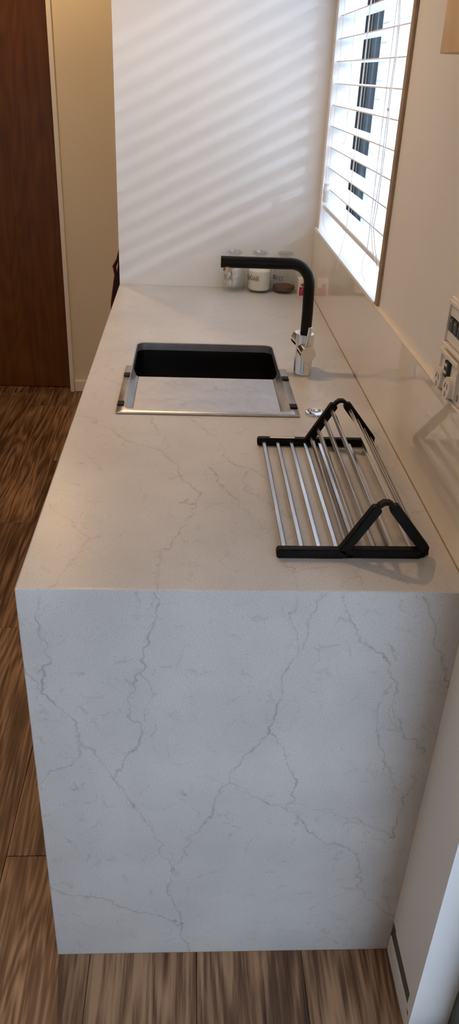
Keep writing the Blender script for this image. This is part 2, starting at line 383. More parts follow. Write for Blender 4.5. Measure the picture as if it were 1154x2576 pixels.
# ------------------------------------------------------------------ quartz bench: worktop and waterfall end
def vnoise(x, y, seed):
    xi = np.floor(x).astype(np.int64); yi = np.floor(y).astype(np.int64); fx = x-xi; fy = y-yi
    def h(a, b2):
        n = (a*374761393 + b2*668265263 + seed*1442695041) & 0xffffffff
        n = ((n ^ (n >> 13))*1274126177) & 0xffffffff
        return ((n ^ (n >> 16)) & 0xffff)/65535.0
    sx = fx*fx*(3-2*fx); sy = fy*fy*(3-2*fy)
    return (h(xi, yi)*(1-sx)+h(xi+1, yi)*sx)*(1-sy) + (h(xi, yi+1)*(1-sx)+h(xi+1, yi+1)*sx)*sy
def vein_mask(gx, gy, lines, seed):
    """mask on a regular grid (gx columns, gy rows) of crackled vein lines given as (points, strength)"""
    X, Y = np.meshgrid(gx, gy, indexing='ij')
    wx = np.zeros_like(X); wy = np.zeros_like(X)
    for s, a in ((0.05, 0.007), (0.016, 0.0055), (0.006, 0.0026)):
        wx += (vnoise(X/s+50, Y/s+50, seed)-0.5)*2*a; wy += (vnoise(X/s+90, Y/s+20, seed+7)-0.5)*2*a
    Xw, Yw = X+wx, Y+wy
    mod = 0.35+0.9*vnoise(X/0.03+9, Y/0.03+5, seed+3); thick = 0.0009+0.0013*vnoise(X/0.045+3, Y/0.045+8, seed+4)**2
    haze = np.clip((vnoise(X/0.022, Y/0.022, seed+11)-0.5)*2.4, 0, 1)*np.clip((vnoise(X/0.005, Y/0.005, seed+12)-0.45)*3, 0, 1)
    out = np.zeros_like(X)
    for pts, st in lines:
        pts = np.array(pts, float)
        for p, q in zip(pts, pts[1:]):
            lo = np.minimum(p, q)-0.024; hi = np.maximum(p, q)+0.024
            i0, i1 = np.searchsorted(gx, [lo[0], hi[0]]); j0, j1 = np.searchsorted(gy, [lo[1], hi[1]])
            if i1 <= i0 or j1 <= j0: continue
            sl = (slice(i0, i1), slice(j0, j1)); d = q-p; l2 = max(d@d, 1e-12)
            t = np.clip(((Xw[sl]-p[0])*d[0]+(Yw[sl]-p[1])*d[1])/l2, 0, 1)
            dist = np.hypot(Xw[sl]-p[0]-t*d[0], Yw[sl]-p[1]-t*d[1])
            val = st*(mod[sl]*np.exp(-(dist/thick[sl])**2) + 0.55*haze[sl]*np.exp(-(dist/0.006)**2))
            out[sl] = np.maximum(out[sl], val)
    return np.clip(out, 0, 1)
def wisps(n, x0, x1, y0, y1, seed):
    r = np.random.default_rng(seed); out = []
    for k in range(n):
        p = np.array([r.uniform(x0, x1), r.uniform(y0, y1)]); a = r.uniform(0, 2*math.pi); pts = [p]
        for j in range(r.integers(2, 5)):
            a += r.normal(0, 0.6); p = p+np.array([math.cos(a), math.sin(a)])*r.uniform(0.004, 0.011); pts.append(p)
        out.append((pts, r.uniform(0.15, 0.5)))
    return out
FRONT = [  # traced along the waterfall end (photo pixels)
 ([(385,1487),(384,1540),(375,1600),(365,1650),(350,1690),(330,1730),(316,1770),(312,1795),(330,1810),(352,1822),(358,1850),(350,1875),(325,1905),(315,1930),(295,1960)],.8),
 ([(350,1690),(372,1715),(382,1740),(370,1775),(358,1815)],.6),
 ([(104,1500),(96,1560),(92,1585),(113,1620),(120,1665),(100,1715),(104,1748),(150,1786),(180,1812),(215,1870),(250,1905),(290,1960),(320,2010),(370,2060),(400,2120),(433,2185)],.8),
 ([(215,1870),(190,1895),(160,1925),(130,1935),(112,1950),(100,1990)],.7), ([(60,1680),(80,1705),(96,1740)],.5),
 ([(738,1487),(735,1550),(742,1610),(740,1650),(712,1690),(705,1740),(690,1790),(668,1850),(620,1905),(590,1945),(583,1968),(540,2010),(515,2060),(490,2100),(450,2150),(433,2185),(422,2230),(440,2280),(458,2330),(472,2370),(475,2395)],.85),
 ([(802,1487),(800,1530),(780,1590),(755,1640),(740,1655)],.65),
 ([(668,1850),(690,1870),(715,1900),(730,1935),(745,1965),(748,2010),(725,2040)],.7),
 ([(583,1968),(620,1992),(660,2015),(700,2030),(725,2040),(760,2065),(790,2095),(840,2130),(890,2150),(900,2180),(895,2230),(920,2260),(970,2290),(985,2310)],.7),
 ([(748,2020),(800,2035),(850,2055),(920,2075),(985,2100)],.45),
 ([(855,1487),(870,1530),(880,1570),(920,1610),(965,1640),(980,1670),(995,1720),(1000,1770),(1015,1820),(1020,1850),(1050,1880),(1070,1925),(1050,1950),(1040,1990),(1015,2010),(1005,2060),(985,2110)],.85),
 ([(985,1715),(965,1755),(950,1790),(948,1840),(965,1890),(985,1960),(1010,2005)],.7), ([(1000,1770),(985,1790),(1010,1830)],.6),
 ([(1070,1492),(1090,1540),(1105,1580),(1095,1620),(1115,1660),(1120,1710),(1128,1745)],.85),
 ([(975,2200),(965,2230),(975,2260),(990,2290)],.6), ([(130,2230),(185,2252),(250,2258),(310,2280),(370,2300),(425,2315),(458,2330)],.65)]
TOP = [
 ([(385,1482),(388,1430),(410,1390),(455,1345),(462,1310),(490,1268),(500,1245),(480,1215),(445,1190),(440,1165),(425,1150),(400,1135),(360,1122),(320,1110),(270,1080),(215,1045),(190,1040)],.75),
 ([(400,1135),(412,1120),(415,1105),(395,1085),(385,1062),(372,1045)],.6), ([(490,1268),(455,1265),(470,1255)],.8),
 ([(480,1050),(520,1080),(545,1100),(565,1140),(575,1157),(600,1173),(630,1178),(650,1190),(680,1205)],.65),
 ([(575,1157),(550,1168),(525,1172)],.5), ([(525,1175),(540,1180),(548,1200),(560,1220),(572,1245),(590,1255),(600,1275),(618,1290),(640,1310),(665,1335)],.8),
 ([(618,1185),(614,1205),(625,1218),(615,1228),(632,1240),(655,1250),(680,1275)],.8), ([(625,1218),(632,1230),(620,1230)],.6), ([(660,1050),(690,1072),(715,1075),(740,1098)],.45),
 ([(110,1273),(165,1300),(200,1330),(240,1352),(215,1375),(190,1400),(160,1430),(140,1460),(120,1482)],.65), ([(240,1352),(265,1345)],.5),
 ([(175,1105),(220,1145),(265,1190)],.5), ([(740,1482),(738,1440),(720,1425),(715,1410)],.6), ([(738,1445),(770,1440),(820,1430)],.5),
 ([(915,1482),(908,1450),(900,1430)],.6), ([(855,1482),(870,1455),(905,1450)],.5), ([(960,1440),(1010,1450),(1035,1470),(1045,1485)],.7), ([(700,1280),(730,1300),(745,1330),(720,1350),(690,1300)],.5),
 ([(935,1080),(960,1105),(970,1130),(985,1140)],.6), ([(995,1155),(990,1175),(975,1180),(965,1170)],.6), ([(990,1215),(1005,1225),(1025,1245),(1035,1265),(1055,1275)],.7), ([(1070,1290),(1040,1290)],.5),
 ([(800,985),(802,950),(815,920),(840,920),(848,928)],.5), ([(850,880),(860,900),(880,910)],.5), ([(765,1000),(790,1010),(830,985)],.5), ([(830,975),(845,960),(880,955)],.4),
 ([(735,770),(742,800),(750,820)],.35), ([(225,945),(245,930),(270,920)],.45), ([(250,945),(280,960),(300,970)],.5), ([(210,1000),(240,990)],.35), ([(300,900),(330,880),(350,850)],.35),
 ([(540,860),(545,845),(570,840)],.35), ([(430,780),(470,790),(520,790)],.3), ([(620,760),(680,775),(720,800)],.35), ([(690,850),(700,900),(720,930)],.3), ([(560,1360),(580,1390),(560,1420),(590,1440)],.3), ([(520,1270),(555,1272),(500,1285)],.5)]
def px_lines(lines, axis, val, i, j):
    return [([(at(u, w, axis, val)[i], at(u, w, axis, val)[j]) for u, w in pts], st) for pts, st in lines]
SX0, SX1, SY0, SY1, SR = 0.102, 0.482, 0.690, 1.194, 0.022   # sink cut-out
def grid_sheet(gx, gy, to3, mask, keep=None, snap=None):
    nx, ny = len(gx), len(gy); X, Y = np.meshgrid(gx, gy, indexing='ij'); idx = np.arange(nx*ny).reshape(nx, ny)
    q = np.stack([idx[:-1, :-1], idx[1:, :-1], idx[1:, 1:], idx[:-1, 1:]], -1)
    if keep is not None:
        k = keep((X[:-1, :-1]+X[1:, 1:])/2, (Y[:-1, :-1]+Y[1:, 1:])/2); q = q[k]
        X, Y = snap(X, Y, np.bincount(q.ravel(), minlength=nx*ny).reshape(nx, ny))
    q = q.reshape(-1, 4); used = np.unique(q); rm = np.zeros(nx*ny, np.int64); rm[used] = np.arange(len(used))
    return to3(X.ravel()[used], Y.ravel()[used]), rm[q], mask.ravel()[used]
def stone_obj(name, co, faces, mask, parent, skirt_dir, drop):
    # skirt: boundary edges extruded to give the slab its thickness
    f = faces; e = np.concatenate([f[:, [0, 1]], f[:, [1, 2]], f[:, [2, 3]], f[:, [3, 0]]]); s = np.sort(e, 1)
    key = s[:, 0]*10**7+s[:, 1]; u, inv, cnt = np.unique(key, return_inverse=True, return_counts=True); be = e[cnt[inv] == 1]
    be = be[~drop(co[be].mean(1))]
    bv = np.unique(be); mp = np.zeros(len(co), np.int64); mp[bv] = len(co)+np.arange(len(bv))
    co2 = np.concatenate([co, co[bv]+np.array(skirt_dir)]); sk = np.stack([be[:, 1], be[:, 0], mp[be[:, 0]], mp[be[:, 1]]], 1)
    F = np.concatenate([f, sk]); mk = np.concatenate([mask, mask[bv]*0.6])
    me = bpy.data.meshes.new(name); me.vertices.add(len(co2)); me.vertices.foreach_set('co', co2.astype(np.float32).ravel())
    me.loops.add(F.size); me.loops.foreach_set('vertex_index', F.astype(np.int32).ravel())
    me.polygons.add(len(F)); me.polygons.foreach_set('loop_start', np.arange(0, F.size, 4, dtype=np.int32)); me.polygons.foreach_set('loop_total', np.full(len(F), 4, np.int32))
    a = me.attributes.new('vein', 'FLOAT', 'POINT'); a.data.foreach_set('value', mk.astype(np.float32))
    me.update(calc_edges=True); me.validate()
    return obj(name, me, 'stone', parent)
bench = thing('kitchen_bench', 'veined pale grey stone bench with waterfall end panel and sink cutout', 'kitchen bench', (0, 0, 0))
gx = np.linspace(0, W-0.0005, 340); gy = np.linspace(0, L-0.0005, 850)
def sdf(x, y):
    cx, cy = (SX0+SX1)/2, (SY0+SY1)/2; qx = np.abs(x-cx)-((SX1-SX0)/2-SR); qy = np.abs(y-cy)-((SY1-SY0)/2-SR)
    return np.hypot(np.maximum(qx, 0), np.maximum(qy, 0))+np.minimum(np.maximum(qx, qy), 0)-SR
def snap(X, Y, cnt):
    d = sdf(X, Y); h = 1e-5; nx_ = (sdf(X+h, Y)-sdf(X-h, Y))/(2*h); ny_ = (sdf(X, Y+h)-sdf(X, Y-h))/(2*h)
    edge = (cnt > 0) & (cnt < 4) & (np.abs(d) < 0.01)
    return np.where(edge, X-d*nx_, X), np.where(edge, Y-d*ny_, Y)
mk = vein_mask(gx, gy, px_lines(TOP, 2, H, 0, 1)+wisps(420, 0, W, 0, L, 3), 21)*0.9
BV = 0.0016   # eased front arris
def top3(x, y):
    z = np.full_like(x, H); z = np.where(y < 1e-6, H-BV, z); return np.stack([x, y, z], 1)
gy[1] = BV
co, F, mk2 = grid_sheet(gx, gy, top3, mk, keep=lambda x, y: sdf(x, y) > 0, snap=snap)
stone_obj('worktop', co, F, mk2, bench, (0, 0, -0.02), lambda c_: c_[:, 1] < 1e-4)
gz = np.linspace(0, H-BV, 560); gx2 = np.linspace(0, W+0.0018, 420)
mk = vein_mask(gx2, gz, px_lines(FRONT, 1, 0.0, 0, 2)+wisps(330, 0, W, 0, H, 4), 33)
co, F, mk2 = grid_sheet(gx2, gz, lambda x, z: np.stack([x, np.zeros_like(x), z], 1), mk)
stone_obj('waterfall_end', co, F[:, ::-1], mk2, bench, (0, 0.0205, 0), lambda c_: c_[:, 2] > H-BV-1e-4)

# base cabinets under the worktop (seen only from the aisle)
for i, (y0, y1) in enumerate(((0.022, 0.63), (0.632, 1.23), (1.232, L-0.002))):
    t = thing('base_cabinet', ['white base cabinet next to the stone end panel', 'white base cabinet under the sink', 'white base cabinet against the back partition'][i], 'cabinet', (0.3, (y0+y1)/2, 0.0), 'base cabinets under the bench')
    top = 0.878 if i != 1 else 0.66
    bm = bmesh.new(); bx(bm, 0.045, WW-0.02, y0, y0+0.016, 0.1, 0.878); bx(bm, 0.045, WW-0.02, y1-0.016, y1, 0.1, 0.878); bx(bm, 0.045, WW-0.02, y0+0.016, y1-0.016, 0.1, 0.116); bx(bm, WW-0.03, WW-0.02, y0+0.016, y1-0.016, 0.116, 0.878)
    sub('carcass', bm, 'cabinet', t)
    dr = sub('door', box(0.026, 0.044, y0+0.002, y1-0.002, 0.1, 0.872, bev=0.001), 'cabinet', t)
    sub('kickboard', box(0.07, 0.086, y0, y1, 0.0, 0.1), 'cabinet', t)

# ------------------------------------------------------------------ sink, drain tray
sink = thing('kitchen_sink', 'stainless steel undermount sink bowl with shade in its colour, set in the stone bench', 'sink', ((SX0+SX1)/2, (SY0+SY1)/2, 0.68))
bm = bmesh.new(); rings = []
for (ins, z) in ((0.0025, 0.8790), (0.0035, 0.86), (0.004, 0.72), (0.012, 0.695), (0.03, 0.686)):
    rings.append([bm.verts.new((x, y, z)) for x, y in rrect(SX0+ins, SX1-ins, SY0+ins, SY1-ins, max(SR-ins*0.2, 0.01), 8)])
for a, b2 in zip(rings, rings[1:]):
    n = len(a)
    for k in range(n): bm.faces.new((a[k], a[(k+1) % n], b2[(k+1) % n], b2[k]))
bm.faces.new(rings[-1])
sub('bowl', bm, 'sink_steel', sink, True)
bm = bmesh.new(); rings = [[bm.verts.new((x, y, z)) for x, y in rrect(SX0+i_, SX1-i_, SY0+i_, SY1-i_, SR, 8)] for i_, z in ((0.0006, 0.8988), (0.0022, 0.8988), (0.0024, 0.8785))]
for a, b2 in zip(rings, rings[1:]):
    n = len(a)
    for k in range(n): bm.faces.new((a[k], a[(k+1) % n], b2[(k+1) % n], b2[k]))
sub('rim_band', bm, 'steel', sink, True)
sub('drain', lathe(bmesh.new(), [(0.0, 0.0), (0.03, 0.001), (0.042, 0.004), (0.045, 0.001)], 28, 0.29, 1.08, 0.6862), 'chrome', sink, True)

tray = thing('drain_tray', 'scratched stainless steel drain tray resting over the front of the sink', 'tray', (0.292, 0.83, H))
TX0, TX1, TY0, TY1 = 0.088, 0.497, 0.667, 0.983
bm = bmesh.new(); zt = H+0.0035; zi = 0.874; zb = 0.868
fi = [(0.106, 0.690), (0.479, 0.690)]
def quadstrip(a, b2):
    for k in range(len(a)-1): bm.faces.new((a[k], a[k+1], b2[k+1], b2[k]))
def vv(pts): return [bm.verts.new(p) for p in pts]
def upath(x0, x1, y0, y1, r, z, n=6):
    p = [(x0, y1, z)]
    p += [(x0+r-r*math.cos(math.radians(90*k/n)), y0+r-r*math.sin(math.radians(90*k/n)), z) for k in range(n+1)]
    p += [(x1-r+r*math.sin(math.radians(90*k/n)), y0+r-r*math.cos(math.radians(90*k/n)), z) for k in range(n+1)]
    return p+[(x1, y1, z)]
outer = vv(upath(TX0, TX1, TY0, TY1, 0.004, zt)); lip = vv(upath(0.105, 0.480, 0.692, TY1, 0.016, zt))
mid = vv(upath(0.107, 0.478, 0.694, TY1, 0.016, H-0.004)); low = vv(upath(0.113, 0.472, 0.703, TY1, 0.012, zi+0.004)); flo = vv(upath(0.119, 0.466, 0.709, TY1, 0.010, zi))
for a, b2 in ((outer, lip), (lip, mid), (mid, low), (low, flo)): quadstrip(a, b2)
sub('rim', bm, 'steel', tray, True)
rim = tray.children[0]; so = rim.modifiers.new('thickness', 'SOLIDIFY'); so.thickness = 0.0025; so.offset = -1
bm = prism(bmesh.new(), [p_[:2] for p_ in upath(0.1195, 0.4655, 0.7095, TY1, 0.010, zi)], 2, zi-0.0015, zi+0.0004); sub('tray_floor', bm, 'tray_steel', tray)
for (u0, w0) in ((317, 941), (302, 1013), (720, 951), (741, 1021)):
    p = at(u0, w0, 2, H+0.006); sd = 1 if p[0] > 0.3 else -1; xc = 0.4885 if sd > 0 else 0.0965
    sub('rubber_pad', box(xc-0.0085, xc+0.0065 if sd < 0 else xc+0.0085, p[1]-0.012, p[1]+0.012, H+0.0036, H+0.0066, bev=0.001), 'rubber', tray)

# ------------------------------------------------------------------ mixer tap
TXc, TYc = 0.539, 0.968
tap = thing('kitchen_tap', 'black gooseneck kitchen tap with polished chrome body and lever', 'tap', (TXc, TYc, H))
sub('body', lathe(bmesh.new(), [(0.0, 0), (0.0240, 0), (0.0240, 0.002), (0.0230, 0.004), (0.0222, 0.100), (0.0212, 0.1030), (0.0145, 0.1035), (0.0145, 0.098), (0.0, 0.098)], 48, TXc, TYc, H), 'chrome', tap, True)
R_ = 0.0136; zc = 1.1715; br = 0.046
xs_ = TXc-0.002
pts = [(TXc, TYc, 0.999), (TXc, TYc, 1.06), (xs_, TYc, zc-br)]
pts += [(xs_-br+br*math.cos(math.radians(a)), TYc, zc-br+br*math.sin(math.radians(a))) for a in range(6, 91, 6)]
pts += [(0.42, TYc+0.002, zc-0.0005), (0.321, TYc+0.005, zc-0.001)]
sp = sub('spout', tube(bmesh.new(), pts, R_, 28), 'black', tap, True)
sub('nozzle', lathe(bmesh.new(), [(0, 0.0), (0.0085, 0.0), (0.0098, 0.002), (0.0098, 0.016), (0, 0.016)], 20, 0.337, TYc+0.005, zc-0.023), 'chrome', tap, True, sp)
def cyl_between(p, q, r, n=40, bev=0.001):
    p, q = Vector(p), Vector(q); d = (q-p).normalized()
    return tube(bmesh.new(), [p, q-d*bev, q], [r, r, r-bev], n)
kc = Vector(at(775, 893, 1, 0.919)); ka = Vector((TXc-0.002, TYc, kc.z+0.004))
kb = sub('mixer_knob', cyl_between(ka, kc, 0.0193), 'chrome', tap, True)
lv0 = kc+(ka-kc).normalized()*0.010+Vector((-0.003, 0, 0.016)); lv1 = Vector(at(781, 824, 1, lv0.y+0.002))
sub('lever', cyl_between(lv0, lv1, 0.0050, 20, 0.0006), 'chrome', tap, True, kb)
k2 = Vector((TXc-0.012, TYc+0.045, 0.980)); sub('filter_knob', cyl_between((TXc, TYc, 0.975), k2, 0.0200), 'chrome', tap, True)

# ------------------------------------------------------------------ air switch button
bt = at(793, 1036, 2, H+0.004)
sw = thing('air_switch', 'small round chrome push button set in the bench beside the tap', 'push button', (bt[0], bt[1], H))
sub('bezel', lathe(bmesh.new(), [(0.0, 0.0), (0.0236, 0.0), (0.0236, 0.002), (0.0222, 0.0045), (0.0130, 0.0075), (0.0120, 0.0072), (0.0118, 0.004), (0, 0.004)], 48, bt[0], bt[1], H), 'chrome', sw, True)
sub('button', lathe(bmesh.new(), [(0.0, 0.0095), (0.005, 0.0093), (0.0088, 0.0082), (0.0102, 0.0065), (0.0102, 0.003)], 40, bt[0], bt[1], H), 'chrome', sw, True)

# ------------------------------------------------------------------ folding drying rack
rack = thing('drying_rack', 'folding dish drying rack with steel bars and black end caps, bent into a triangle', 'dish rack', (0.51, 0.30, H))
YA, YB, CD = 0.088, 0.512, 0.014      # outer y of front and back caps, cap depth
SEG = {'A': ((0.394, 0.9085), (0.4965, 0.9085)), 'D': ((0.5075, 0.9085), (0.6180, 0.9085)),
       'C': ((0.6265, 0.9160), (0.5680, 0.9890)), 'B': ((0.5405, 0.9880), (0.4955, 0.9135))}
SEG['B'] = ((0.5400, 0.9890), (0.4960, 0.9130)); HT = 0.0165
def cap_bm(p, q, y0, y1):
    p, q = Vector((p[0], p[1])), Vector((q[0], q[1])); d = (q-p); ln = d.length; d.normalize(); nrm = Vector((-d.y, d.x))
    poly = [p+d*u+nrm*w for u, w in rrect(-0.004, ln+0.004, -HT/2, HT/2, 0.005, 4)]
    return prism(bmesh.new(), [(v.x, v.y) for v in poly], 1, y0, y1, bev=0.0015)
for k, (p, q) in SEG.items():
    sk = 0.018 if k in 'BC' else 0.0     # folded segments slide back a little
    shy = {'A': 0, 'D': 0.002, 'C': 0.004, 'B': 0.0}[k]
    sub('end_cap', cap_bm(p, q, YA+shy, YA+shy+CD), 'rubber', rack, True)
    capb = sub('end_cap', cap_bm(p, q, YB+shy, YB+shy+CD), 'rubber', rack, True)
    pv, qv = Vector(p), Vector(q); d = (qv-pv).normalized(); ang = math.atan2(d.y, d.x)
    for i in range(4):
        c0 = pv+(qv-pv)*((i+0.32)/3.66)
        mtx = Matrix.Translation((c0.x, 0, c0.y)) @ Matrix.Rotation(-ang, 4, 'Y')
        sub('bar', box(-0.0036, 0.0036, YA+shy+CD-0.003, YB+shy+0.003, -0.0030, 0.0030, bev=0.0007, seg=1, mtx=mtx), 'rack_steel', rack)
    if k == 'A':
        mx_ = bmesh.new(); xc, yc, zc2 = 0.4415, YB+CD/2, 0.9085+HT/2
        prism(mx_, rrect(xc-0.026, xc+0.026, yc-0.0032, yc+0.0032, 0.003, 5), 2, zc2-0.0002, zc2+0.0005)
        o = sub('maker_plate', mx_, 'plastic', rack, False, capb); o['label'] = 'pale oval plate in the rear end cap'
def hinge(pts, y0):
    bm = bmesh.new(); th = 0.0028; up_, dn = [], []
    for i, p in enumerate(pts):
        a = Vector(pts[max(i-1, 0)]); b2 = Vector(pts[min(i+1, len(pts)-1)]); d = (b2-a).normalized(); nr = Vector((-d.y, d.x))
        up_.append(Vector(p)+nr*th); dn.append(Vector(p)-nr*th)
    return prism(bm, [(v.x, v.y) for v in up_+dn[::-1]], 1, y0+0.001, y0+CD-0.001, bev=0.0006)
for y0 in (YA+0.001, YB+0.001):
    sub('hinge_strap', hinge([(0.5385, 0.985), (0.5435, 0.9945), (0.5500, 1.0000), (0.5580, 1.0000), (0.5640, 0.9960), (0.5685, 0.9885)], y0), 'rubber', rack, True)
    sub('hinge_strap', hinge([(0.4930, 0.9035), (0.5020, 0.9030), (0.5120, 0.9035)], y0), 'rubber', rack, True)
    sub('hinge_strap', hinge([(0.6170, 0.9055), (0.6250, 0.9060), (0.6300, 0.9100), (0.6290, 0.9180)], y0), 'rubber', rack, True)

# ------------------------------------------------------------------ jars and what is in them
STROKE = {'T': [[(0, 1), (1, 1)], [(.5, 1), (.5, 0)]], 'E': [[(.9, 1), (.1, 1), (.1, 0), (.9, 0)], [(.1, .52), (.75, .52)]], 'A': [[(0, 0), (.5, 1), (1, 0)], [(.2, .4), (.8, .4)]],
 'S': [[(.9, .9), (.5, 1), (.1, .8), (.2, .58), (.75, .42), (.9, .2), (.5, 0), (.1, .1)]], 'U': [[(.1, 1), (.1, .25), (.4, 0), (.75, .1), (.9, .4), (.9, 1)]], 'G': [[(.9, .85), (.5, 1), (.1, .7), (.1, .3), (.5, 0), (.9, .2), (.9, .48), (.55, .48)]],
 'R': [[(.1, 0), (.1, 1), (.7, 1), (.9, .75), (.6, .5), (.1, .48)], [(.5, .5), (.95, 0)]], 'C': [[(.9, .85), (.5, 1), (.1, .7), (.1, .3), (.5, 0), (.9, .15)]], 'O': [[(.5, 1), (.1, .7), (.1, .3), (.5, 0), (.9, .3), (.9, .7), (.5, 1)]], 'F': [[(.1, 0), (.1, 1), (.9, 1)], [(.1, .52), (.75, .52)]]}
JR = 0.0415
PROF = [(0.0, 0.003), (0.030, 0.0015), (0.037, 0.0), (JR-0.0010, 0.003), (JR, 0.008), (JR, 0.074), (JR-0.003, 0.084), (0.034, 0.094), (0.027, 0.102), (0.0225, 0.110), (0.0210, 0.118), (0.0215, 0.124)]
LIP = [(0.0215, 0.124), (0.0270, 0.126), (0.0285, 0.130), (0.0270, 0.135), (0.0220, 0.136), (0.0190, 0.132), (0.0185, 0.124)]
INN = [(0.0185, 0.124), (0.0182, 0.117), (0.0200, 0.109), (0.025, 0.0995), (0.0315, 0.0915), (JR-0.0055, 0.081), (JR-0.0028, 0.073), (JR-0.0028, 0.010), (0.034, 0.006), (0.0, 0.007)]
def jar(x, y, word, label, th0, zt_, hgt, wl):
    t = thing('glass_jar', label, 'jar', (x, y, H), 'glass jars against the back partition')
    sub('glass_body', lathe(bmesh.new(), PROF, 40, x, y, H), 'jar_glass', t, True)
    sub('inner_wall', lathe(bmesh.new(), INN, 40, x, y, H), 'jar_glass', t, True)
    sub('lip', lathe(bmesh.new(), LIP, 40, x, y, H), 'lip_glass', t, True)
    bm = bmesh.new(); th = th0
    for ch in word:
        for st in STROKE[ch]:
            P = []
            for (a, b2), (c2, d2_) in zip(st, st[1:]):
                for k in range(4): P.append((a+(c2-a)*k/4, b2+(d2_-b2)*k/4))
            P.append(st[-1]); j1, j2 = random.uniform(-.06, .06), random.uniform(-.06, .06)
            tube(bm, [(x+(JR+0.0004)*math.cos(th+(u+j1)*wl/JR), y+(JR+0.0004)*math.sin(th+(u+j1)*wl/JR), H+zt_+(w+j2)*hgt) for u, w in P], 0.0007, 5)
        th += wl*1.28/JR
    o = sub('lettering', bm, 'ink', t); o['label'] = 'handwritten black word %s' % word
    return t
JY = L-JR-0.002
JX = [0.399, 0.4885, 0.577]
jar(JX[0], JY, 'TEA', 'glass jar lettered TEA holding paper sachets, leftmost of the three', math.radians(214), 0.043, 0.017, 0.0085)
jar(JX[1], JY, 'SUGAR', 'glass jar lettered SUGAR filled with white sugar, middle of the three', math.radians(189), 0.043, 0.016, 0.0088)
jar(JX[2], JY, 'COFFEE', 'glass jar lettered COFFEE with a little brown coffee, rightmost of the three', math.radians(188), 0.046, 0.0145, 0.0072)
o = obj('sugar', lathe(bmesh.new(), [(0, 0.0078), (0.033, 0.0075), (JR-0.0032, 0.012), (JR-0.0032, 0.072), (JR-0.010, 0.078), (0.02, 0.080), (0.0, 0.077)], 40, JX[1], JY, H), 'sugar', None, True)
tag(o, 'white sugar filling the middle glass jar', 'sugar'); o['kind'] = 'stuff'
bm = bmesh.new(); lathe(bm, [(0, 0.0078), (0.033, 0.0075), (JR-0.0034, 0.012), (JR-0.0034, 0.021), (0.028, 0.0245), (0.012, 0.027), (0.0, 0.026)], 36, JX[2], JY, H)
for k in range(260):
    a, r_ = random.uniform(0, 6.283), (JR-0.006)*math.sqrt(random.random()); z = H+0.021+0.0055*(1-r_/JR); s = random.uniform(0.0008, 0.0016)
    bmesh.ops.create_icosphere(bm, subdivisions=1, radius=s, matrix=Matrix.Translation((JX[2]+r_*math.cos(a), JY+r_*math.sin(a), z)))
o = obj('coffee', bm, 'coffee'); tag(o, 'brown coffee granules in the bottom of the rightmost jar', 'coffee'); o['kind'] = 'stuff'
for k in range(11):
    a = -0.95+0.19*k; ti = [-.42, .30, -.15, .48, -.34, .12, .40, -.26, .2, -.45, .33][k]
    lx = -0.0200+0.0040*k; ly = -0.017+0.0032*((k*4) % 11)
    hh = 0.062-0.005*(k % 3)
    bm = box(-0.0105, 0.0105, -0.0010, 0.0010, 0, hh, bev=0.0006, seg=1)
    for v in bm.verts: v.co.y += 0.004*math.sin(v.co.z/hh*3.1)*(1 if k % 2 else -1)
    o = obj('tea_sachet', bm, 'paper')
    o.matrix_world = Matrix.Translation((JX[0]+lx*0.65, JY+ly*0.7, H+0.0155)) @ Matrix.Rotation(a*0.8, 4, 'Z') @ Matrix.Rotation(ti*0.42, 4, 'Y')
    tag(o, 'white paper tea sachet standing in the leftmost glass jar', 'tea sachet', 'tea sachets in the jar')

# small printed box beside the jars
bxx0, bxx1, by0, by1 = 0.6215, 0.6600, L-0.092, L-0.052
pb = thing('small_carton', 'small white carton with crimson lower band between the coffee jar and glass splashback', 'carton', (0.64, (by0+by1)/2, H))
sub('carton_body', box(bxx0, bxx1, by0, by1, H, H+0.056, bev=0.0008), 'box_white', pb)
sub('crimson_band', box(bxx0+0.004, bxx1-0.003, by0-0.0006, by0+0.001, H+0.001, H+0.029), 'box_red', pb)
sub('crimson_band', box(bxx1-0.001, bxx1+0.0006, by0+0.003, by1-0.003, H+0.001, H+0.029), 'box_red', pb)
bm = bmesh.new(); lx = bxx0+0.016
for a in range(-70, 71, 28):
    r_ = math.radians(a); tube(bm, [(lx, by0-0.0006, H+0.031), (lx+0.006*math.sin(r_), by0-0.0006, H+0.031+0.009*math.cos(r_)+.002), (lx+0.012*math.sin(r_), by0-0.0006, H+0.031+0.013*math.cos(r_))], [0.0009, 0.0011, 0.0003], 5)
sub('leaf_print', bm, 'leaf_ink', pb)
bm = bmesh.new(); P = [(lx-0.006+0.0022*math.sin(k*1.9)+0.0002*k, by0-0.0011, H+0.004+k*0.0011) for k in range(20)]
tube(bm, P, 0.0005, 4); sub('script_print', bm, 'box_pale', pb)

# ------------------------------------------------------------------ glass splashback
sb = thing('glass_splashback', 'glossy cream painted glass splashback along the right wall above the bench', 'splashback', (W, L/2, H))
sub('glass_sheet', box(W, WW-0.0005, 0.0, L-0.001, H+0.0008, H+0.2090, bev=0.0006, seg=1), 'splash', sb)
sub('silicone_bead', box(W-0.0012, W+0.001, 0.0, L-0.002, H+0.0001, H+0.0012), 'screw', sb)
sub('top_edge_strip', box(W-0.0008, WW+0.0, 0.0, WIN[0]-0.002, H+0.2080, H+0.2112, bev=0.0005, seg=1), 'splash_edge', sb)

